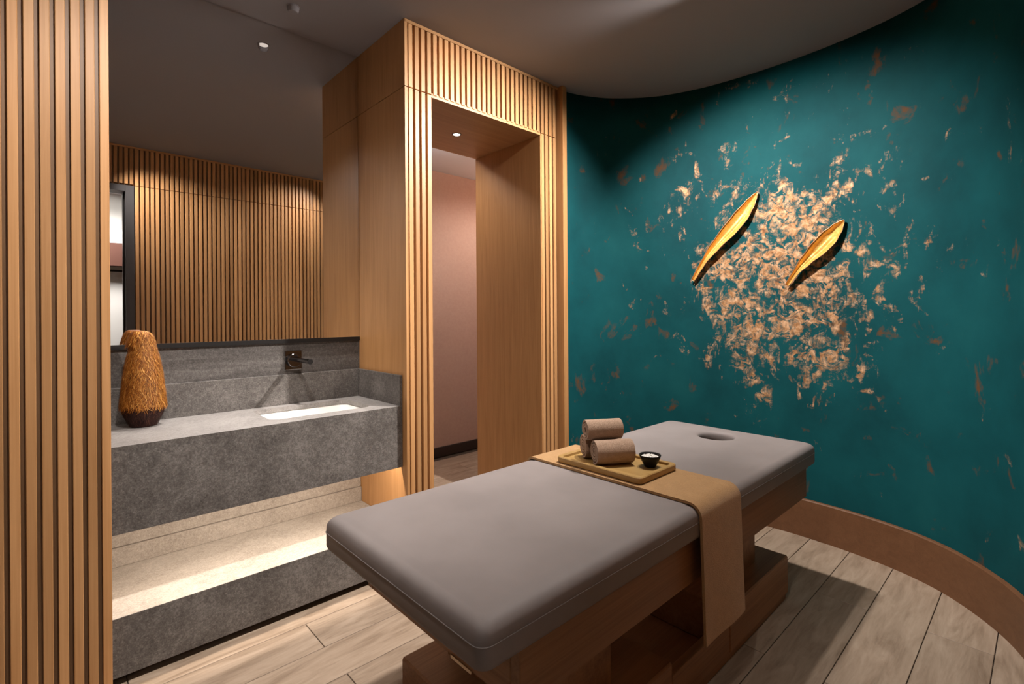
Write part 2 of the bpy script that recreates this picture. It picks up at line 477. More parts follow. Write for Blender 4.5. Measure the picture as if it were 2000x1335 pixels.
dbox('door_jamb', 0.492, 0.553, -0.17, YO+0.004, 0, 2.455, M_FRAME)
dbox('door_jamb', -0.498, -0.437, -0.17, YO+0.004, 0, 2.455, M_FRAME)
dbox('door_head', -0.437, 0.492, -0.17, YO+0.004, 2.40, 2.455, M_FRAME)
dbox('door_stop', 0.478, 0.492, -0.15, -0.09, 0, 2.40, M_BLACK)
dbox('door_stop', -0.437, -0.423, -0.15, -0.09, 0, 2.40, M_BLACK)
# bright hallway behind the entry door
wh = struct(box('wall_hall', -1.0, 2.0, -2.1, -2.0, 0, 2.75, M_WHITE), 'white hallway wall seen through the entry door in the mirror')
hb = struct(box('trim_2', -1.0, 2.0, -2.0, -1.85, 1.90, 2.16, plain('brown_bulkhead', (0.09, 0.03, 0.018), 0.6)), 'brown beam across the hallway')
hr = struct(box('trim_3', -1.0, 2.0, -2.0, -1.985, 1.84, 1.862, M_BLACK), 'thin black rail on the hallway wall')
ch = struct(box('ceiling_hall', -1.0, 2.0, -2.1, -0.17, 2.75, 2.80, M_WHITEC), 'white hallway ceiling')
whl = struct(box('wall_hall_side', -1.08, -1.0, -2.1, -0.17, 0, 2.75, M_WHITE))
whr = struct(box('wall_hall_end', 2.0, 2.08, -2.1, -0.17, 0, 2.75, M_WHITE))
wls = struct(box('wall_entry', -1.08, -1.0, -0.16, YF+SD, 0, CEIL, M_BACK), 'plain oak panelled side wall left of the entry door')

# ------------------------------------------------------------------ back wall (stone), lower wall, mirror
wb = struct(box('wall_back', NX0, NX1+0.018, YM, YM+0.1, 0, CEIL, M_STONE2), 'grey stone wall of the sink niche')
box('lower_stone_band', NX0+0.001, NX1-0.002, YM-0.022, YM-0.0005, 0.2425, 0.322, M_STONE_LIT, wb, 0.001)
box('upper_stone_band', NX0+0.001, NX1-0.002, YM-0.012, YM-0.0005, 0.324, 0.655, M_STONE_LIT, wb, 0.001)
mir = empty('wall_mirror', (0.735, YM-0.01, 1.165))
tag(mir, 'tall frameless wall mirror above the stone sink counter reaching the ceiling', 'mirror')
def mbox(name, x0, x1, y0, y1, z0, z1, m, bev=0):
    return box(name, x0-0.735, x1-0.735, y0-(YM-0.01), y1-(YM-0.01), z0-1.165, z1-1.165, m, mir, bev)
mbox('glass', NX0+0.002, NX1-0.002, YM-0.006, YM-0.001, 1.184, CEIL-0.002, M_MIRROR)
mbox('bottom_trim', NX0+0.002, NX1-0.002, YM-0.012, YM-0.001, 1.163, 1.184, M_BLACK)

# ------------------------------------------------------------------ vanity
CT = 0.845
van = empty('vanity_counter', (0.735, 2.48, 0.535))
tag(van, 'grey stone wall-hung vanity counter with an undermount sink below the mirror', 'vanity')
def vb(name, x0, x1, y0, y1, z0, z1, m, bev=0, parent=None):
    return box(name, x0-0.735, x1-0.735, y0-2.48, y1-2.48, z0-0.535, z1-0.535, m, parent or van, bev)
VX0, VX1, VY0, VY1 = NX0+0.002, NX1-0.002, 2.24, YM-0.001
def vanity_top():
    bm = bmesh.new()
    outer = [(VX0, VY0), (VX1, VY0), (VX1, VY1-0.0), (VX0, VY1-0.0)]
    hole = rrect(0.716, 1.197, 2.334, 2.642, 0.045, 8)
    R = []
    for z in (CT, CT-0.022):
        o = [bm.verts.new((x-0.735, y-2.48, z-0.535)) for x, y in outer]
        h = [bm.verts.new((x-0.735, y-2.48, z-0.535)) for x, y in hole]
        fill_between(bm, [o, h]); R.append((o, h))
    for k in (0, 1):
        a, b = R[0][k], R[1][k]
        for i in range(len(a)):
            j = (i+1) % len(a); bm.faces.new((a[i], a[j], b[j], b[i]))
    o = frombm('countertop', bm, M_STONE_TOPLIT, van)
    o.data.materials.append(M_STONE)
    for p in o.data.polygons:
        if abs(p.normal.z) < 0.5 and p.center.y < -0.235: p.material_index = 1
    return o
vanity_top()
vb('front_apron', VX0, VX1, VY0, VY0+0.02, 0.535, CT-0.0225, M_STONE, 0.0008)
vb('underside', VX0, VX1, VY0+0.0205, VY1-0.016, 0.662, 0.678, M_STONE)
vb('back_splash', VX0, VX1-0.0145, YM-0.016, YM-0.001, CT+0.0005, 1.0, M_STONE, 0.0008)
vb('side_splash', VX1-0.014, VX1, VY0+0.0, YM-0.001, CT+0.0005, 1.0, M_STONE, 0.0008)
def basin():
    bm = bmesh.new()
    rings = []
    prof = [(0.0, -0.0225, 0.045), (0.004, -0.03, 0.05), (0.010, -0.10, 0.055), (0.022, -0.128, 0.06), (0.05, -0.138, 0.06)]
    for ins, dz, r in prof:
        rings.append([(x-0.735, y-2.48, CT+dz-0.535) for x, y in rrect(0.712+ins, 1.201-ins, 2.330+ins, 2.646-ins, r, 8)])
    R = loft(bm, rings); bm.faces.new(R[-1])
    for z in ():
        pass
    o = frombm('basin', bm, M_CERAMIC, van, True)
    s = o.modifiers.new('wall', 'SOLIDIFY'); s.thickness = 0.008; s.offset = 1
    return o
bas = basin()
lathe('drain', [(0.024, 0.0), (0.024, 0.003), (0.016, 0.004), (0.004, 0.002)], M_CHROME, bas, 24, (0.955-0.735, 2.49-2.48, CT-0.1375-0.535))

# tap
tap = empty('wall_tap', (0.943, YM-0.001, 1.072)); tag(tap, 'black chrome wall-mounted tap with square plate above the sink', 'tap')
box('plate', -0.042, 0.042, -0.010, 0.0, -0.050, 0.050, M_CHROME, tap, 0.002, 2)
def ycyl(name, r, y0, y1, cx, cz, m, parent, n=28, bev=0.0):
    bm = bmesh.new()
    ys = [(r-bev, y0), (r, y0+bev), (r, y1-bev), (r-bev, y1)] if bev else [(r, y0), (r, y1)]
    R = loft(bm, [[(cx+rr*math.cos(2*math.pi*i/n), y, cz+rr*math.sin(2*math.pi*i/n)) for i in range(n)] for rr, y in ys])
    bm.faces.new(R[0]); bm.faces.new(R[-1][::-1])
    return autosmooth(frombm(name, bm, m, parent))
ycyl('control_disc', 0.036, -0.034, -0.0102, 0.0, 0.0, M_CHROME, tap, bev=0.003)
spo = ycyl('spout', 0.0115, -0.238, -0.034, 0.0, 0.006, M_CHROME, tap, bev=0.001)
ycyl('spout_cap', 0.0125, -0.243, -0.2382, 0.0, 0.006, M_BLACK, spo)
box('lever', -0.005, 0.005, -0.085, -0.034, 0.022, 0.028, M_CHROME, tap, 0.001)

# lower shelf
sh = empty('stone_shelf', (0.735, 2.48, 0.0)); tag(sh, 'low grey stone plinth shelf glowing under the sink counter', 'shelf')
box('shelf_top', NX0+0.002-0.735, NX1-0.002-0.735, 2.24-2.48, YM-0.0005-2.48, 0.222, 0.242, M_STONE_LIT, sh, 0.0006)
box('shelf_front', NX0+0.002-0.735, NX1-0.002-0.735, 2.2395-2.48, 2.26-2.48, 0.032, 0.2412, M_STONE, sh, 0.0008)
box('recessed_toe', NX0+0.002-0.735, NX1-0.002-0.735, 2.30-2.48, 2.32-2.48, 0.0, 0.222, M_BLACK, sh)
box('shelf_bottom', NX0+0.002-0.735, NX1-0.002-0.735, 2.2605-2.48, 2.2995-2.48, 0.032, 0.05, M_BLACK, sh)

# light strip under the counter
ls = empty('light_strip', (0.735, 2.295, 0.661)); tag(ls, 'glowing light strip hidden under the front edge of the sink counter', 'light')
box('profile', -0.56, 0.56, -0.012, 0.012, -0.008, 0.0, M_FRAME, ls)
box('diffuser', -0.555, 0.555, -0.010, 0.010, -0.0105, -0.0082, emit('strip_glow', (1, 0.82, 0.62), 8), ls)
def area(name, loc, sx, sy, e, col, rot=(0, 0, 0), spread=math.pi):
    l = bpy.data.lights.new(name, 'AREA'); l.shape = 'RECTANGLE'; l.size = sx; l.size_y = sy; l.energy = e; l.color = col; l.spread = spread
    o = bpy.data.objects.new(name, l); o.location = loc; o.rotation_euler = rot; return link(o)
a = area('strip_lamp', (0, 0.0, -0.012), 1.1, 0.02, 7.0, (1, 0.87, 0.74), (0, 0, 0)); a.parent = ls

# ------------------------------------------------------------------ corridor beyond the doorway
wc = struct(box('wall_corridor', 0.8, 3.45, 3.842, 3.9, 0, 2.64, M_PINK), 'blush plaster corridor wall beyond the doorway')
bc = struct(box('baseboard_corridor', 0.8, 3.45, 3.826, 3.8415, 0, 0.09, M_DKBASE, None, 0.001), 'dark brown baseboard of the corridor')
cc = struct(box('ceiling_corridor', 0.8, 3.45, 2.861, 3.9, 2.63, 2.70, M_WHITEC), 'pale corridor ceiling')
ce1 = struct(box('wall_corridor_end', 3.45, 3.5, 2.2, 3.9, 0, 2.7, M_PINK))
ce2 = struct(box('wall_corridor_start', 0.74, 0.8, YM+0.1, 3.9, 0, 2.7, M_PINK))
ce3 = struct(box('wall_corridor_near', 2.56, 3.45, 2.78, 2.86, 0, 2.7, M_PINK))
ce4 = struct(box('wall_corridor_sink', 0.8, NX1+0.018, YM+0.1, 2.86, 0, 2.7, M_PINK))

# ------------------------------------------------------------------ curved teal wall + baseboard
def wall_right():
    v, f, uvs = [], [], []
    zs = [i*CEIL/14 for i in range(15)]
    n = len(WC)
    for z in zs:
        for i in range(n): v.append((WC[i].x, WC[i].y, z)); uvs.append((WS[i], z))
    for a in range(14):
        for i in range(n-1): f.append((a*n+i, (a+1)*n+i, (a+1)*n+i+1, a*n+i+1))
    me = bpy.data.meshes.new('wall_right'); me.from_pydata(v, [], f); me.update()
    ul = me.uv_layers.new(name='UVMap')
    for lp in me.loops: ul.data[lp.index].uv = uvs[lp.vertex_index]
    o = obj('wall_right', me, M_TEAL, None, True)
    # thickness outwards
    s = o.modifiers.new('thick', 'SOLIDIFY'); s.thickness = 0.06; s.offset = -1 if WN[60].dot(Vector((me.polygons[60].normal.x, me.polygons[60].normal.y))) > 0 else 1
    return struct(o, 'curved teal wall with worn copper leaf patches')
wall_right()
def baseboard():
    bm = bmesh.new()
    st, en = s_of(2.52, 2.21), WS[-1]-0.01
    rings = []
    N = 90
    for k in range(N+1):
        s = st + (en-st)*k/N
        ring = []
        for nrm, z in ((0.0, 0.0), (0.018, 0.0), (0.018, 0.212), (0.014, 0.218), (0.0, 0.219)):
            q = wall_pt(s, nrm+0.0005); ring.append((q.x, q.y, z))
        rings.append(ring)
    R = loft(bm, rings, True)
    bm.faces.new(R[0]); bm.faces.new(R[-1][::-1])
    return struct(autosmooth(frombm('baseboard_right', bm, M_BASEB), 30), 'tall brown wooden baseboard following the curved teal wall')
baseboard()

# ------------------------------------------------------------------ massage table
TX0, TX1, TY0, TY1 = 0.605, 2.620, 0.745, 1.500
TOP = 0.70
TC = ((TX0+TX1)/2, (TY0+TY1)/2)
tab = empty('massage_table', (TC[0], TC[1], 0)); tag(tab, 'wooden massage table with a thick taupe leather mattress and face hole', 'massage table')
def tb(name, x0, x1, y0, y1, z0, z1, m, bev=0.002, parent=None):
    return box(name, x0-TC[0], x1-TC[0], y0-TC[1], y1-TC[1], z0, z1, m, parent or tab, bev)
def mattress():
    bm = bmesh.new()
    zb = 0.603
    prof = [(0.012, zb), (0.003, zb+0.003), (0.0, zb+0.012), (0.0, TOP-0.042)]
    R = 0.030
    for i in range(1, 8):
        a = math.pi/2*i/7; prof.append((R*(1-math.cos(a)), TOP-0.0035-R + R*math.sin(a)))
    prof += [(0.040, TOP-0.0022), (0.052, TOP), (0.062, TOP)]
    rings = []
    for ins, z in prof:
        rr = max(0.012, 0.030 - ins*0.1)
        rings.append([(x-TC[0], y-TC[1], z) for x, y in rrect(TX0+ins, TX1-ins, TY0+ins, TY1-ins, rr, 6)])
    Rg = loft(bm, rings)
    hx, hy, hr = 2.416-TC[0], 1.127-TC[1], 0.080
    hp = [(0.034, TOP), (0.024, TOP), (0.014, TOP-0.0012), (0.006, TOP-0.005), (0.0015, TOP-0.011), (0.0, TOP-0.020), (0.0, zb)]
    n = 40
    hrs = [[(hx+(hr+g)*math.cos(2*math.pi*i/n), hy+(hr+g)*math.sin(2*math.pi*i/n), z) for i in range(n)] for g, z in hp]
    Rh = loft(bm, hrs); fill_between(bm, [Rg[0], Rh[-1]])
    fill_between(bm, [Rg[-1], Rh[0]])
    return frombm('mattress', bm, M_LEATHER, tab, True)
mat = mattress()
def piping():
    bm = bmesh.new()
    pts = rrect(TX0-0.0008-TC[0], TX1+0.0008-TC[0], TY0-0.0008-TC[1], TY1+0.0008-TC[1], 0.0308, 6)
    z = TOP-0.046; r = 0.0016
    rings = []
    n = len(pts)
    R = []
    for i in range(n):
        p = Vector(pts[i]); t = (Vector(pts[(i+1) % n]) - Vector(pts[i-1])).normalized(); nn = Vector((t.y, -t.x))
        R.append([bm.verts.new((p.x+nn.x*r*math.cos(a), p.y+nn.y*r*math.cos(a), z+r*math.sin(a))) for a in (0, math.pi/2, math.pi, 1.5*math.pi)])
    for i in range(n):
        a, b = R[i], R[(i+1) % n]
        for k in range(4): bm.faces.new((a[k], a[(k+1) % 4], b[(k+1) % 4], b[k]))
    return frombm('seam_piping', bm, M_LEATHER, mat, True)
piping()
# frame rails under the mattress
SX0, SX1, SY0, SY1 = 0.735, 2.577, 0.775, 1.470
tb('side_rail', SX0, SX1, SY0, SY0+0.03, 0.45, 0.602, M_TABLE)
tb('side_rail', SX0, SX1, SY1-0.03, SY1, 0.45, 0.602, M_TABLE)
tb('end_rail', SX0, SX0+0.03, SY0+0.031, SY1-0.031, 0.45, 0.602, M_TABLEY)
tb('end_rail', SX1-0.03, SX1, SY0+0.031, SY1-0.031, 0.45, 0.602, M_TABLEY)
tb('deck', SX0+0.031, 2.28, SY0+0.031, SY1-0.031, 0.585, 0.602, M_TABLE)
tb('frame_bottom', SX0+0.031, SX1-0.031, SY0+0.031, SY1-0.031, 0.455, 0.47, M_TABLE)
tb('metal_strip', SX0-0.003, SX0-0.0005, 0.943, 1.024, 0.446, 0.454, plain('brass_strip', (0.75, 0.60, 0.42), 0.35, 0.6), 0.0)
# pedestals and base
tb('pedestal', 0.95, 1.23, 0.90, 1.345, 0.15, 0.4545, M_TABLEY)
tb('pedestal', 2.02, 2.30, 0.90, 1.345, 0.15, 0.4545, M_TABLEY)
tb('base_block', 0.832, 1.446, 0.820, 1.435, 0.028, 0.197, M_TABLE, 0.006)
tb('base_block', 1.86, 2.470, 0.820, 1.435, 0.028, 0.197, M_TABLE, 0.006)
tb('base_rail', 1.4465, 1.8595, 0.822, 0.852, 0.028, 0.150, M_TABLE)
tb('base_rail', 1.4465, 1.8595, 1.403, 1.433, 0.028, 0.150, M_TABLE)
tb('foot_plinth', 0.84, 2.462, 0.828, 1.427, 0.0, 0.0275, M_TABLE)

# ------------------------------------------------------------------ runner
def runner():
    X0, X1 = 1.474, 1.757
    th = 0.009; g = 0.0015
    path = []      # (y, z) outer skin running from right hem over the top to left hem
    yr, yl, r = TY0-0.012, TY1+0.012, 0.046
    zt = TOP+0.0015+th
    N = 26
    for i in range(N+1): path.append((yr, 0.268 + (zt-r-0.268)*i/N, i/N))
    for i in range(1, 9):
        a = math.pi/2*i/8; path.append((yr+r-r*math.cos(a), zt-r+r*math.sin(a), 1))
    for i in range(1, 30): path.append((yr+r+(yl-yr-2*r)*i/30, zt, 2))
    for i in range(0, 9):
        a = math.pi/2*(1-i/8); path.append((yl-r+r*math.cos(a), zt-r+r*math.sin(a), 3))
    for i in range(1, 15): path.append((yl, zt-r-(zt-r-0.40)*i/14, 3))
    bm = bmesh.new()
    NX = 22
    outer, inner = [], []
    for k, (y, z, t) in enumerate(path):
        a = path[max(k-1, 0)]; b = path[min(k+1, len(path)-1)]
        d = Vector((b[0]-a[0], b[1]-a[1])).normalized(); nn = Vector((-d.y, d.x))
        ro, ri = [], []
        for i in range(NX+1):
            u = i/NX
            hang = (1-t) if t < 1 else 0
            x = X0 + (X1-X0)*u + 0.016*hang*(1-u) + 0.012*hang*u
            wv = 0.0025*hang*math.sin(u*5.0+0.8)*(0.4+hang) - 0.006*hang
            zz = z - 0.010*hang*(0.5-u)*0.6
            e = 0.0015*math.sin(3*u*math.pi)*(1 if t == 2 else 0)*0
            ro.append(bm.verts.new((x, y + wv + nn.x*e, zz + nn.y*e)))
            ri.append(bm.verts.new((x, y + wv - nn.x*th, zz - nn.y*th)))
        outer.append(ro); inner.append(ri)
    K = len(path)
    for k in range(K-1):
        for i in range(NX):
            bm.faces.new((outer[k][i], outer[k][i+1], outer[k+1][i+1], outer[k+1][i]))
            bm.faces.new((inner[k][i], inner[k+1][i], inner[k+1][i+1], inner[k][i+1]))
        bm.faces.new((outer[k][0], outer[k+1][0], inner[k+1][0], inner[k][0]))
        bm.faces.new((outer[k][NX], inner[k][NX], inner[k+1][NX], outer[k+1][NX]))
    for i in range(NX):
        bm.faces.new((outer[0][i], inner[0][i], inner[0][i+1], outer[0][i+1]))
        bm.faces.new((outer[-1][i], outer[-1][i+1], inner[-1][i+1], inner[-1][i]))
    o = autosmooth(frombm('table_runner', bm, M_RUNNER), 50)
    return tag(o, 'tan felt runner draped across the massage table', 'runner')
runner()
RT = TOP + 0.0015 + 0.009      # runner top

# ------------------------------------------------------------------ tray
def tray():
    x0, x1, y0, y1 = 1.489, 1.742, 0.962, 1.352
    cx, cy = (x0+x1)/2, (y0+y1)/2
    root = empty('wooden_tray', (cx, cy, RT+0.0005)); tag(root, 'rectangular bamboo serving tray on the tan runner', 'tray')
    bm = bmesh.new()
    h, lip, fl = 0.025, 0.015, 0.014
    prof = [(0.006, 0.0), (0.0015, 0.003), (0.0, 0.007), (0.0, h-0.003), (0.003, h), (lip, h), (lip+0.003, h-0.002), (lip+0.004, fl)]
    rings = [[(x-cx, y-cy, z) for x, y in rrect(x0+i, x1-i, y0+i, y1-i, max(0.008, 0.020-i*0.5), 5)] for i, z in prof]
    R = loft(bm, rings); bm.faces.new(R[0][::-1]); bm.faces.new(R[-1])
    autosmooth(frombm('tray_body', bm, M_TRAY, root), 30)
    # finger slots cut at both short ends: dark recess bars
    return root, fl
trayo, TFL = tray()
TZ = RT + 0.0005 + TFL + 0.0006

# ------------------------------------------------------------------ towels
AX = Vector((0.84, -0.54, 0)).normalized(); PV = Vector((0.54, 0.84, 0)).normalized()
def towel(loc, R, L, rot, label, hem=False, spin=0.0):
    """rolled towel: spiral section swept along local X, resting at loc (axis centre)"""
    pitch = 0.0105; th = 0.0080
    turns = (R-0.010)/pitch; n = int(turns*26); spin = -math.pi/2 - 2*math.pi*turns + spin
    root = empty('rolled_towel', loc); root.rotation_euler = (0, 0, rot)
    tag(root, label, 'towel', 'rolled towels stacked on the tray')
    cin, cout = [], []
    for i in range(n+1):
        a = 2*math.pi*turns*i/n
        r = 0.010 + pitch*a/(2*math.pi)
        sq = 1.0
        ang = a + spin
        ro = min(r, R); ri = max(ro-th, 0.001)
        cout.append((ro*math.cos(ang), ro*math.sin(ang)*sq)); cin.append((ri*math.cos(ang), ri*math.sin(ang)*sq))
    bm = bmesh.new()
    secs = [(-L/2, 0.84), (-L/2+0.003, 0.94), (-L/2+0.009, 1.0)] + [(-L/2+0.009+(L-0.018)*i/6, 1.0) for i in range(1, 6)] + [(L/2-0.009, 1.0), (L/2-0.003, 0.94), (L/2, 0.84)]
    A, B = [], []
    for xx, k in secs:
        ra, rb = [], []
        for (a1, b1), (a2, b2) in zip(cout, cin):
            m1, m2 = (a1+a2)/2, (b1+b2)/2
            nz = 1 + 0.012*mnoise.noise(Vector((xx*25, a1*30, b1*30)))
            ra.append(bm.verts.new((xx, (m1+(a1-m1)*k)*nz, (m2+(b1-m2)*k)*nz)))
            rb.append(bm.verts.new((xx, m1+(a2-m1)*k, m2+(b2-m2)*k)))
        A.append(ra); B.append(rb)
    for j in range(len(secs)-1):
        for i in range(n):
            bm.faces.new((A[j][i], A[j][i+1], A[j+1][i+1], A[j+1][i]))
            bm.faces.new((B[j][i], B[j+1][i], B[j+1][i+1], B[j][i+1]))
        bm.faces.new((A[j][n], B[j][n], B[j+1][n], A[j+1][n]))
    for i in range(n):
        bm.faces.new((A[0][i], B[0][i], B[0][i+1], A[0][i+1]))
        bm.faces.new((A[-1][i], A[-1][i+1], B[-1][i+1], B[-1][i]))
    autosmooth(frombm('towel_roll', bm, M_TOWEL, root), 60)
    return root
ang = math.atan2(AX.y, AX.x)
RB = 0.049
f_c = Vector((1.593, 1.152, TZ+RB+0.0004)); 
b_c = f_c + PV*(2*RB+0.001) + AX*(-0.012)
t_c = f_c + PV*(RB+0.0005) + AX*(-0.022); t_c.z = f_c.z + math.sqrt((2*RB-0.006)**2-(RB+0.0005)**2) - 0.001
towel(f_c, RB, 0.150, ang, 'front taupe towel roll at the bottom, nearest the black bowl', spin=0.25)
towel(b_c, RB, 0.150, ang, 'rear taupe towel roll at the bottom, mostly hidden behind the front roll', spin=0.2)
towel(t_c, RB-0.0065, 0.146, ang+0.03, 'taupe towel roll lying on top of the other two rolls', spin=0.3)

# ------------------------------------------------------------------ bowl of salt
bowl = empty('salt_bowl', (1.664, 1.032, TZ+0.0003)); tag(bowl, 'small black bowl of white salt on the bamboo tray', 'bowl')
lathe('bowl_body', [(0.0205, 0), (0.0215, 0.003), (0.029, 0.016), (0.0365, 0.032), (0.0405, 0.044), (0.0395, 0.0452), (0.0375, 0.044), (0.033, 0.034), (0.024, 0.018), (0.012, 0.010), (0.002, 0.009)], M_BOWL, bowl, 40)
def salt():
    bm = bmesh.new()
    n = 24
    R = loft(bm, [[(r*math.cos(2*math.pi*i/n), r*math.sin(2*math.pi*i/n), z) for i in range(n)] for r, z in ((0.0330, 0.0365), (0.026, 0.0385), (0.015, 0.041), (0.004, 0.042))])
    bm.faces.new(R[-1]); bm.faces.new(R[0][::-1])
    for k in range(170):
        r = 0.031*math.sqrt(random.random()); a = random.random()*6.283
        z = 0.037 + 0.0055*(1-r/0.033); q = random.uniform(0.0010, 0.0028)
        m = Matrix.Translation((r*math.cos(a), r*math.sin(a), z)) @ Matrix.Rotation(random.random()*6, 4, Vector((random.random(), random.random(), random.random()+0.1)))
        bmesh.ops.create_cube(bm, size=q*1.6, matrix=m)
    o = frombm('salt', bm, M_SALT, bowl); o['kind'] = 'stuff'; return o
salt()

# ------------------------------------------------------------------ fringed vase
def vase():
    cx, cy = 0.291, 2.607
    root = empty('fringed_vase', (cx, cy, CT+0.0008)); tag(root, 'rust fringed vase with dark base on the left end of the counter', 'vase')
    prof = [(0.048, 0.0), (0.050, 0.003), (0.056, 0.02), (0.071, 0.05), (0.0775, 0.075), (0.0775, 0.092), (0.072, 0.147), (0.0635, 0.225), (0.053, 0.284), (0.043, 0.322), (0.040, 0.346), (0.039, 0.372), (0.033, 0.390), (0.022, 0.400)]
    def off(z):      # crooked neck leaning to the left
        t = max(0, (z-0.30)/0.10); return -0.010*t*t
    n = 36
    bm = bmesh.new()
    def rad(z):
        for (r0, z0), (r1, z1) in zip(prof, prof[1:]):
            if z0 <= z <= z1: return r0 + (r1-r0)*(z-z0)/max(1e-6, z1-z0)
        return prof[-1][0]
    hi = [(r*0.955, z) for r, z in prof if z >= 0.07]; lo = [(r*0.955, z) for r, z in prof if z <= 0.08]
    for name, pr, m in (('vase_body', hi, M_VASEB), ('vase_base', lo, M_FRINGED)):
        bm = bmesh.new()
        R = loft(bm, [[(off(z)+r*math.cos(2*math.pi*i/n), r*math.sin(2*math.pi*i/n), z) for i in range(n)] for r, z in pr])
        if name == 'vase_base': bm.faces.new(R[0][::-1])
        else: bm.faces.new(R[-1])
        frombm(name, bm, m, root, True)
    def tufts(name, z0, z1, count, ln, wd, out, m):
        v, f = [], []
        for k in range(count):
            z = random.uniform(z0, z1); a = random.random()*6.2832
            r = rad(z)*0.965
            L = ln*random.uniform(0.6, 1.3); da = random.gauss(0, 0.26)
            W = wd*random.uniform(0.6, 1.4)
            pts = []
            for j, t in enumerate((0, 0.5, 1.0)):
                zz = z - L*t
                zc = max(zz, 0.003)
                rr = max(rad(max(zc, 0.0)), r*0.9 if t < 0.3 else 0)*0.97 + out*(0.35+0.65*t)*random.uniform(0.7, 1.2)
                aa = a + da*t*L/0.03
                ww = W*(1-0.75*t)
                for sg in (-1, 1):
                    pts.append((off(zc)+rr*math.cos(aa)-sg*ww*math.sin(aa), rr*math.sin(aa)+sg*ww*math.cos(aa), zc))
            b = len(v); v += pts
            f += [(b, b+1, b+3, b+2), (b+2, b+3, b+5, b+4)]
        # flared lip tuft on the left
        o = pydata(name, v, f, m, root); o['kind'] = 'stuff'; return o
    tufts('fringe', 0.092, 0.399, 11000, 0.027, 0.0012, 0.010, M_FRINGE)
    tufts('base_fringe', 0.05, 0.090, 1100, 0.045, 0.0016, 0.003, M_FRINGED)
    # lip flaring to the left at the top
    v, f = [], []
    for k in range(900):
        t = random.random(); a = math.pi + random.gauss(0, 0.55)
        r0 = 0.030; r1 = 0.030 + 0.022*t
        z = 0.392 - 0.050*t*t
        L = random.uniform(0.012, 0.024); W = 0.0012
        c, s_ = math.cos(a), math.sin(a)
        p0 = Vector((off(0.38)+r1*c, r1*s_, z)); p1 = p0 + Vector((c*0.005+random.gauss(0, .002), s_*0.005, -L))
        sd = Vector((-s_, c, 0))*W
        b = len(v); v += [p0-sd, p0+sd, p1+sd*0.3, p1-sd*0.3]; f.append((b, b+1, b+2, b+3))
    o = pydata('lip_fringe', v, f, M_FRINGE, root); o['kind'] = 'stuff'
vase()

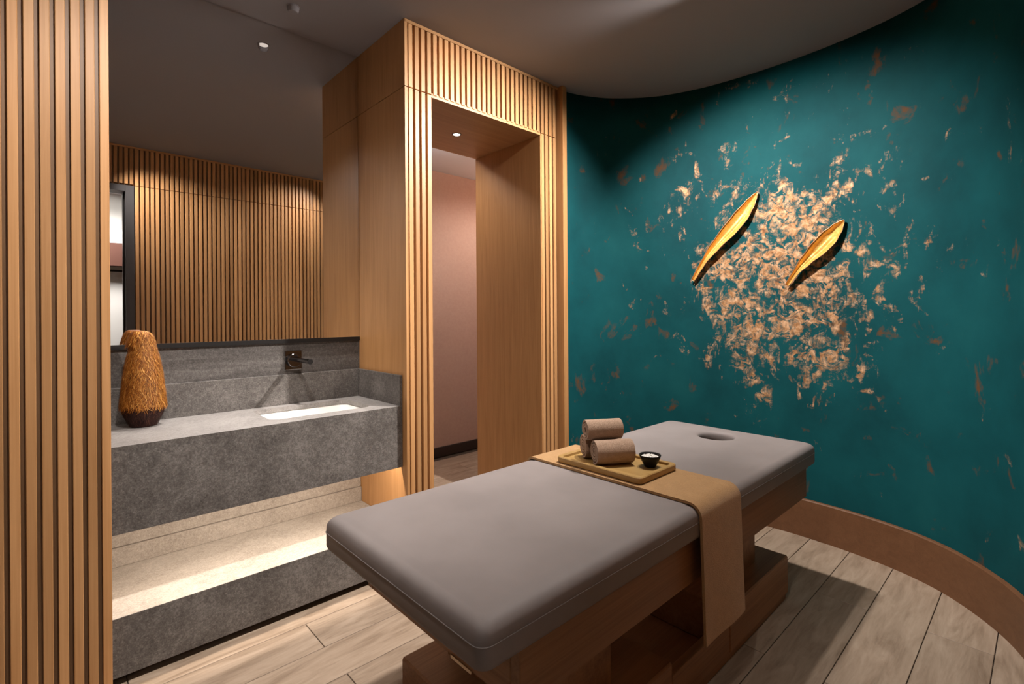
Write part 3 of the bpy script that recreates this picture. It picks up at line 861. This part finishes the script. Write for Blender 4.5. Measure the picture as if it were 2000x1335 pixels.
# ------------------------------------------------------------------ gold pods on the wall
def pod(tail, tip, bend, wmax, label):
    (s0, z0), (s1, z1) = tail, tip
    root_p = wall_pt((s0+s1)/2, 0.0)
    root = empty('gold_leaf_ornament', (root_p.x, root_p.y, (z0+z1)/2)); tag(root, label, 'wall ornament', 'gold leaf ornaments on the teal wall')
    d = Vector((s1-s0, z1-z0)); L = d.length; d.normalize(); q = Vector((-d.y, d.x))
    N, K = 48, 14
    def half(t):
        pts = [(0, 0.010), (0.06, 0.0125), (0.2, 0.016), (0.4, 0.030), (0.6, 0.043), (0.75, 0.044), (0.88, 0.031), (0.96, 0.016), (1.0, 0.003)]
        for (a, b), (c, e) in zip(pts, pts[1:]):
            if a <= t <= c:
                u = (t-a)/(c-a); u = u*u*(3-2*u); return (b+(e-b)*u)*wmax/0.044
        return 0.003
    def P(t, u, nrm):
        w_ = half(t)
        o = bend*math.sin(2*math.pi*t)*0.5 + bend*0.2*math.sin(math.pi*t)
        c = Vector((s0, z0)) + d*(L*t) + q*(o + w_*u)
        p = wall_pt(c.x, nrm); return Vector((p.x, p.y, c.y)) - root.location
    bm = bmesh.new()
    fr, bk = [], []
    rim = []
    for i in range(N+1):
        t = i/N
        w_ = half(t); D = min(0.034, 0.9*w_)
        top = 0.020 + 0.026*math.sin(math.pi*min(1, t*0.9+0.1))
        a, b = [], []
        for j in range(K+1):
            u = -1 + 2*j/K
            prof = abs(u)**2.2
            fold = 0.006*math.exp(-((u-0.05)/0.12)**2)*w_/0.044
            n_ = top - D*(1-prof) + fold + 0.0012*mnoise.noise(Vector((t*40, u*5, 0)))
            a.append(bm.verts.new(P(t, u, max(n_, 0.005)))); b.append(bm.verts.new(P(t, u*1.03, max(n_-0.004, 0.001))))
        fr.append(a); bk.append(b); rim.append((P(t, -1.02, top), P(t, 1.02, top)))
    for i in range(N):
        for j in range(K):
            bm.faces.new((fr[i][j], fr[i][j+1], fr[i+1][j+1], fr[i+1][j]))
            bm.faces.new((bk[i][j], bk[i+1][j], bk[i+1][j+1], bk[i][j+1]))
        for j in (0, K): bm.faces.new((fr[i][j], fr[i+1][j], bk[i+1][j], bk[i][j]))
    for i in (0, N):
        for j in range(K): bm.faces.new((fr[i][j], fr[i][j+1], bk[i][j+1], bk[i][j]))
    frombm('shell', bm, M_GOLD, root, True)
    # rim: thin tube round the outline
    loop = [r[0] for r in rim] + [r[1] for r in reversed(rim)]
    cu = bpy.data.curves.new('rim', 'CURVE'); cu.dimensions = '3D'; cu.bevel_depth = 0.0022; cu.bevel_resolution = 1
    sp = cu.splines.new('POLY'); sp.points.add(len(loop)-1); sp.use_cyclic_u = True
    for pt, c in zip(sp.points, loop): pt.co = (c.x, c.y, c.z, 1)
    tmp = bpy.data.objects.new('rim', cu); COL.objects.link(tmp)
    dg = bpy.context.evaluated_depsgraph_get()
    me = bpy.data.meshes.new_from_object(tmp.evaluated_get(dg)); bpy.data.objects.remove(tmp)
    me.materials.clear()
    obj('rim', me, M_GOLDRIM, root, True)
    # hook holding it on the wall
    bm = bmesh.new(); a0 = P(0.6, 0, 0.001); a1 = P(0.6, 0, 0.012)
    dirv = (a1-a0).normalized(); rot = dirv.to_track_quat('Z', 'Y').to_matrix().to_4x4()
    bmesh.ops.create_cone(bm, cap_ends=True, segments=12, radius1=0.008, radius2=0.008, depth=(a1-a0).length, matrix=Matrix.Translation((a0+a1)/2) @ rot)
    frombm('wall_pin', bm, M_GOLDRIM, root)
pod((s_of(3.17, 1.617), 1.523), (s_of(3.231, 1.225), 2.050), 0.022, 0.045, 'longer gold leaf-shaped ornament hanging further left on the teal wall')
pod((s_of(3.235, 1.059), 1.464), (s_of(3.209, 0.764), 1.808), 0.012, 0.046, 'shorter gold leaf-shaped ornament hanging further right on the teal wall')

# ------------------------------------------------------------------ downlights
def downlight(name, label, p, r, glow, lamp=None):
    root = empty('downlight', p); tag(root, label, 'downlight')
    lathe('trim_ring', [(r*1.22, 0.0), (r*1.22, -0.003), (r*1.02, -0.004), (r, 0.0)], M_TRIMW if not (lamp and lamp.get('added_hood')) else M_CEIL, root, 32, cap0=False, cap1=False)
    lathe('lens', [(r, -0.0012), (r*0.98, -0.002), (r*0.5, -0.0022)], glow, root, 32)
    if lamp and lamp.get('added_hood'):
        # half-round eyelid added to block the camera's view of the lens, painted like the ceiling
        R = r*1.12; base = math.atan2(-p[1], -p[0]); n = 20
        bm = bmesh.new()
        def ring(k):
            out = []
            for i in range(n+1):
                a_ = base + math.radians(-96 + 192*i/n)
                e_ = math.radians(90*k); out.append((R*math.cos(a_)*math.cos(e_*0.55), R*math.sin(a_)*math.cos(e_*0.55), -1.25*r*math.sin(e_)))
            return out
        loft(bm, [ring(0), ring(0.35), ring(0.7), ring(1.0)], False)
        h = autosmooth(frombm('added_hood', bm, M_CEIL, root))
        sm = h.modifiers.new('thick', 'SOLIDIFY'); sm.thickness = 0.0012
    if lamp:
        l = bpy.data.lights.new('downlight_lamp', 'SPOT'); l.energy = lamp['e']; l.color = lamp.get('col', WARM)
        l.spot_size = math.radians(lamp['cone']); l.spot_blend = lamp['blend']; l.shadow_soft_size = lamp.get('soft', 0.03)
        o = link(bpy.data.objects.new('downlight_lamp', l), root); o.location = (0, 0, -0.07 if (lamp.get('added_hood') or lamp.get('soft', 0) > 0.04) else -0.035)
        dv = Vector(lamp['aim']) - Vector(p)
        o.rotation_euler = dv.to_track_quat('-Z', 'Y').to_euler()
    return root
GLOW = emit('lens_glow', (1.0, 0.86, 0.76), 0.75)
GLOWB = emit('lens_glow_bright', (1.0, 0.88, 0.70), 4.0)
NAMES = {'sink': 'small round ceiling downlight reflected in the mirror above the sink', 'door': 'recessed ceiling downlight in front of the slatted doorway',
         'table': 'recessed ceiling downlight above the middle of the massage table', 'wall': 'recessed ceiling downlight aimed at the copper patch of the teal wall', 'front': 'recessed ceiling downlight beside the slatted wall facing the mirror', 'entry': 'recessed ceiling downlight in front of the left slatted wall', 'threshold_fill': 'added unseen ceiling downlight just inside the entry door, brightening the slatted wall'}
for k, L in LIGHTS.items():
    downlight(k, NAMES[k], L['p'], L.get('r', 0.035), GLOW, L)
downlight('soffit', 'round downlight set in the wooden soffit of the doorway', (1.896, 2.547, 2.446), 0.024, GLOWB, dict(e=2, cone=120, blend=0.8, aim=(1.896, 2.547, 0)))
downlight('corridor', 'downlight in the pale corridor ceiling beyond the doorway', (3.25, 3.02, 2.63), 0.035, GLOWB, dict(e=40, cone=165, blend=0.6, aim=(3.25, 3.02, 0), col=(1, 0.90, 0.82)))
downlight('corridor2', 'second downlight further left in the corridor ceiling', (1.70, 3.05, 2.63), 0.035, GLOWB, dict(e=22, cone=165, blend=0.6, aim=(1.7, 3.05, 0), col=(1, 0.90, 0.82)))
hl = empty('ceiling_panel_light', (0.2, -1.55, 2.748)); tag(hl, 'bright ceiling light panel in the hallway behind the entry door', 'ceiling light')
box('panel_frame', -0.62, 0.62, -0.32, 0.32, -0.010, 0.0, M_WHITE, hl)
box('panel_lens', -0.6, 0.6, -0.3, 0.3, -0.013, -0.0102, emit('panel_glow', (1, 0.95, 0.88), 3.0), hl)
a = area('panel_lamp', (0, 0, -0.016), 1.2, 0.6, 42, (1, 0.95, 0.9), (-0.5, 0, 0), 1.6); a.parent = hl

cv = empty('added_cove_light', (1.89, 2.885, 2.50)); tag(cv, 'added unseen cove light above the doorway, brightening the corridor ceiling', 'light')  # out-of-view fill, added to lift the corridor ceiling
box('ledge', -0.5, 0.5, -0.0235, 0.03, -0.012, 0.0, M_WHITE, cv)
box('glow_tube', -0.48, 0.48, -0.008, 0.008, 0.001, 0.010, emit('added_cove_glow', (1, 0.92, 0.84), 3.0), cv)
a = area('added_cove_lamp', (0, 0.0, 0.013), 0.95, 0.02, 11, (0.85, 0.93, 1.0), (math.pi, 0, 0)); a.parent = cv
